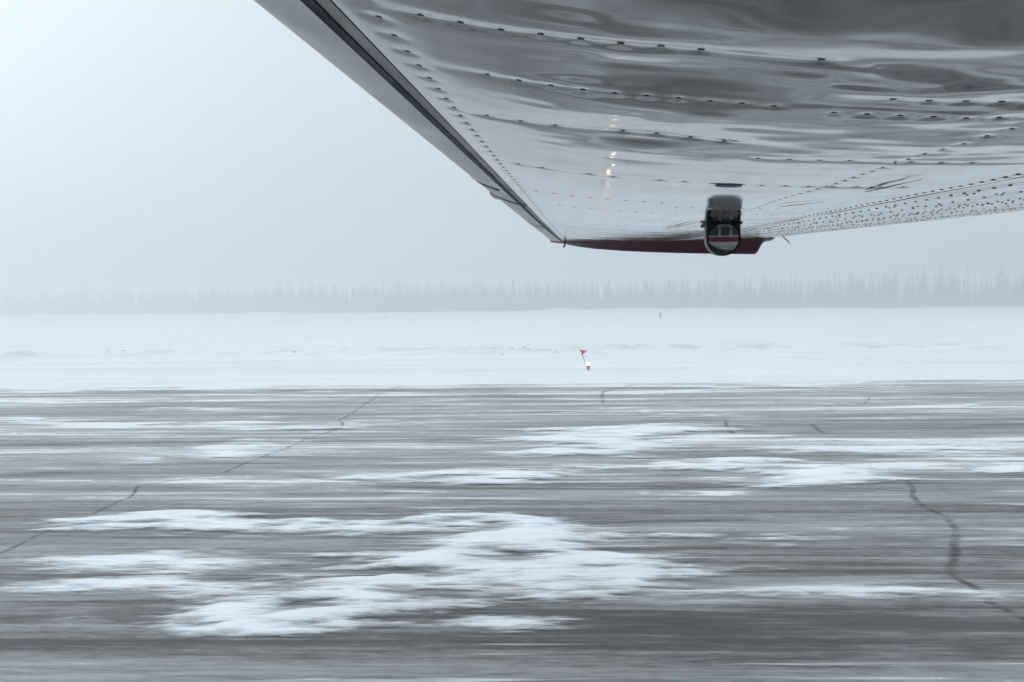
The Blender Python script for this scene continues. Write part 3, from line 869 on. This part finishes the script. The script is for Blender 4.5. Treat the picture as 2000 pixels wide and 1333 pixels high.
# glass cap
rm = rad * 0.90; v, f = [], []
face = (ax * 0.97 + rx * -0.06 + uy * -0.185).normalized()
e1 = rx - face * rx.dot(face); e1.normalize(); e2 = face.cross(e1)
if e2.dot(uy) < 0: e2 = -e2
nr_, na = 14, 40
for i in range(nr_ + 1):
    q = i / nr_
    for j in range(na):
        a_ = 6.28318 * j / na
        v.append(cen + (e1 * math.cos(a_) + e2 * math.sin(a_)) * rm * q + face * (0.006 + 0.0045 * (1 - q * q)))
for i in range(nr_):
    for j in range(na): f.append((i * na + j, i * na + (j + 1) % na, (i + 1) * na + (j + 1) % na, (i + 1) * na + j))
link('mirror_glass', mesh_py('mirror_glass', v, f), M_GLASSM, pod)
ring = [cen + (e1 * math.cos(a_) + e2 * math.sin(a_)) * (rm * 1.03) + face * 0.008 for a_ in np.linspace(0, 2 * math.pi, 41)]
link('mirror_rim', tube_mesh('mirror_rim', ring, 0.0035, 8), M_BLACK, pod)
v = [top + rx * (sx * rad * 1.02) + ax * z + uy * y for y in (0.004, -0.006) for sx, z in ((-1, 0.02), (1, 0.02), (1, -dep), (-1, -dep))]
link('mirror_bracket', mesh_py('mirror_bracket', v, [(0, 1, 2, 3), (7, 6, 5, 4), (0, 4, 5, 1), (1, 5, 6, 2), (2, 6, 7, 3), (3, 7, 4, 0)]), M_BLACK, pod, smooth=False)

# fuselage behind the viewer: seen only in the mirror and in the polished skin
st = [(-4.6, 1.55, 0.10, 0.10), (-4.3, 1.6, 0.42, 0.42), (-3.4, 1.72, 0.62, 0.60), (-2.4, 1.85, 0.74, 0.72), (-1.4, 2.02, 0.80, 0.90), (-0.6, 2.05, 0.82, 0.94), (3.0, 2.05, 0.82, 0.94), (5.0, 2.25, 0.62, 0.74), (7.5, 2.6, 0.30, 0.40), (9.0, 2.8, 0.10, 0.22)]
CYF = -0.95
xs_ = np.concatenate([np.linspace(-4.6, -0.6, 30), np.linspace(-0.4, 3.0, 20), np.linspace(3.3, 9.0, 26)])
A = np.array(st)
zc, hw, hh = (np.interp(xs_, A[:, 0], A[:, k]) for k in (1, 2, 3))
na = 64
th = np.linspace(0, 2 * math.pi, na, endpoint=False)
def sup(c, e): return np.sign(c) * np.abs(c) ** e
ring = np.stack([sup(np.cos(th), 0.55), sup(np.sin(th), 0.6)], -1)
V = np.zeros((len(xs_), na, 3))
for i in range(len(xs_)):
    V[i, :, 0] = xs_[i]; V[i, :, 1] = CYF + hw[i] * ring[:, 0]; V[i, :, 2] = zc[i] + hh[i] * ring[:, 1]
idx = np.arange(len(xs_) * na).reshape(len(xs_), na)
F = np.stack([idx[:-1], np.roll(idx, -1, 1)[:-1], np.roll(idx, -1, 1)[1:], idx[1:]], -1).reshape(-1, 4)
me = mesh_np('fuselage', V.reshape(-1, 3), F[:, ::-1])
fus = link('fuselage', me, M_WHITE, aircraft)
me.materials.append(M_STRIPE)
cz = V[:, :, 2].reshape(-1)[F].mean(1)
me.polygons.foreach_set('material_index', ((cz > 1.72) & (cz < 2.06)).astype(np.int32))
for xw in (-1.05, -0.25, 0.55, 1.35, 2.15):
    v = []
    for q in np.linspace(0, 2 * math.pi, 24, endpoint=False):
        v.append((xw + 0.33 * sup(np.cos(q), 0.5), CYF + 0.826, 2.33 + 0.20 * sup(np.sin(q), 0.5)))
    link('cabin_window', mesh_py('cabin_window', v, [tuple(range(24))]), M_WINDOW, fus, smooth=False)
link('gear_leg', tube_mesh('gear_leg', [(0.6, -0.75, 1.2), (0.62, -0.35, 0.75), (0.64, -0.02, 0.36)], [0.06, 0.05, 0.04], 10), M_WHITE, aircraft)
wv = [(0.05, -0.09), (0.26, -0.09), (0.33, -0.06), (0.345, 0.0), (0.33, 0.06), (0.26, 0.09), (0.05, 0.09)]
whl = link('wheel', lathe_mesh('wheel', wv, 28), M_TYRE, aircraft)
whl.rotation_euler = (R(90), 0, 0); whl.location = (0.64, -0.1, 0.346)

# ================================================================ RUNWAY EDGE LIGHT WITH FLAG
lx_, ly_ = gpt(1149, 723, 0.05)
k = ly_ / FPX
el = bpy.data.objects.new('runway_edge_light', None); C.objects.link(el); el.location = (lx_, ly_, 0.0)
tag(el, 'lit amber runway edge light with a leaning red flag, in the snow', 'runway light')
z0 = 0.05
O = (lx_, ly_, z0)
link('housing', lathe_mesh('housing', [(0.05, -0.1), (0.05, 0.03), (0.045, 0.05), (0.052, 0.07), (0.075, 0.155), (0.088, 0.165), (0.085, 0.175)], 20, O), M_AMBER, el)
link('lamp_globe', lathe_mesh('lamp_globe', [(0.056, 0.175), (0.064, 0.20), (0.062, 0.23), (0.046, 0.252), (0.02, 0.265)], 20, O), M_LAMP, el)
p0 = Vector((lx_ - 0.07, ly_ + 0.03, z0 + 0.05)); tp = Vector(gpt(1134, 684, 0)) if False else None
dpx = lambda a, b: Vector(((a - 1149) * k, 0, (723 - b) * k))
base = Vector((lx_, ly_ + 0.05, z0))
ptop = base + dpx(1134, 683.5); pbot = base + dpx(1146.5, 718)
link('pole', tube_mesh('pole', [pbot, ptop], [0.014, 0.011], 8), M_POLE, el)
pd = (ptop - pbot).normalized()
for q in (0.005, 0.155):
    link('flag_clip', tube_mesh('flag_clip', [ptop - pd * (q + 0.055), ptop - pd * q], 0.022, 8), M_BLACK, el)
# flag: a small triangular pennant with a ripple
v, f = [], []
a0 = ptop - pd * 0.01; a1 = ptop - pd * 0.19; fly = ptop + Vector((0.26, 0.03, -0.03))
nn = 10
for side in (0, 1):
    for i in range(nn + 1):
        q = i / nn
        for a_ in (a0, a1):
            p = a_.lerp(fly, q) + Vector((0, 0.012 * math.sin(q * 7) + side * 0.004, 0)); v.append(p)
m2 = 2 * (nn + 1)
for i in range(nn):
    f.append((2 * i, 2 * i + 1, 2 * i + 3, 2 * i + 2)); f.append((m2 + 2 * i + 2, m2 + 2 * i + 3, m2 + 2 * i + 1, m2 + 2 * i))
    f.append((2 * i, 2 * i + 2, m2 + 2 * i + 2, m2 + 2 * i)); f.append((2 * i + 3, 2 * i + 1, m2 + 2 * i + 1, m2 + 2 * i + 3))
link('flag', mesh_py('flag', v, f), M_PINK, el, smooth=False)

# ---------------------------------------------------------------- far stakes in the snow field
def stake(px, py, h, label, foot, wd=1.0):
    x, y = gpt(px, py, 0.05)
    o = bpy.data.objects.new('snow_stake', None); C.objects.link(o); o.location = (x, y, 0)
    tag(o, label, 'stake', 'stakes out in the snow field')
    link('post', tube_mesh('post', [(x - 0.1, y, -0.1), (x + 0.08, y, h * 0.55), (x + 0.16, y, h)], [0.13 * wd, 0.11 * wd, 0.14 * wd], 8), M_STAKE, o)
    if foot: link('foot', tube_mesh('foot', [(x + 0.1, y, 0.12), (x + 0.5, y, 0.14)], [0.08, 0.06], 8), M_STAKE, o)
stake(1289, 620.5, 1.0, 'dark leaning stake with a foot, far out in the snow field', True)
stake(752, 623.5, 0.8, 'thin dark stake far out in the snow, left of centre', False, 0.5)

# ---------------------------------------------------------------- snow haze in the air
bm = bmesh.new(); bmesh.ops.create_cube(bm, size=1.0)
me = bpy.data.meshes.new('haze'); bm.to_mesh(me); bm.free()
hz = link('haze', me, None, smooth=False)
hz.location = (0, 0, 14); hz.scale = (6400, 6400, 31)
mh = bpy.data.materials.new('snow haze'); mh.use_nodes = True
t = mh.node_tree; t.nodes.clear()
pv = t.nodes.new('ShaderNodeVolumePrincipled')
pv.inputs['Color'].default_value = (0.865, 0.885, 0.905, 1)
pv.inputs['Density'].default_value = 0.0046
pv.inputs['Anisotropy'].default_value = 0.5
mo = t.nodes.new('ShaderNodeOutputMaterial'); t.links.new(pv.outputs[0], mo.inputs['Volume'])
me.materials.append(mh)
tag(hz, 'pale blowing snow haze filling the air', 'haze', kind='stuff')
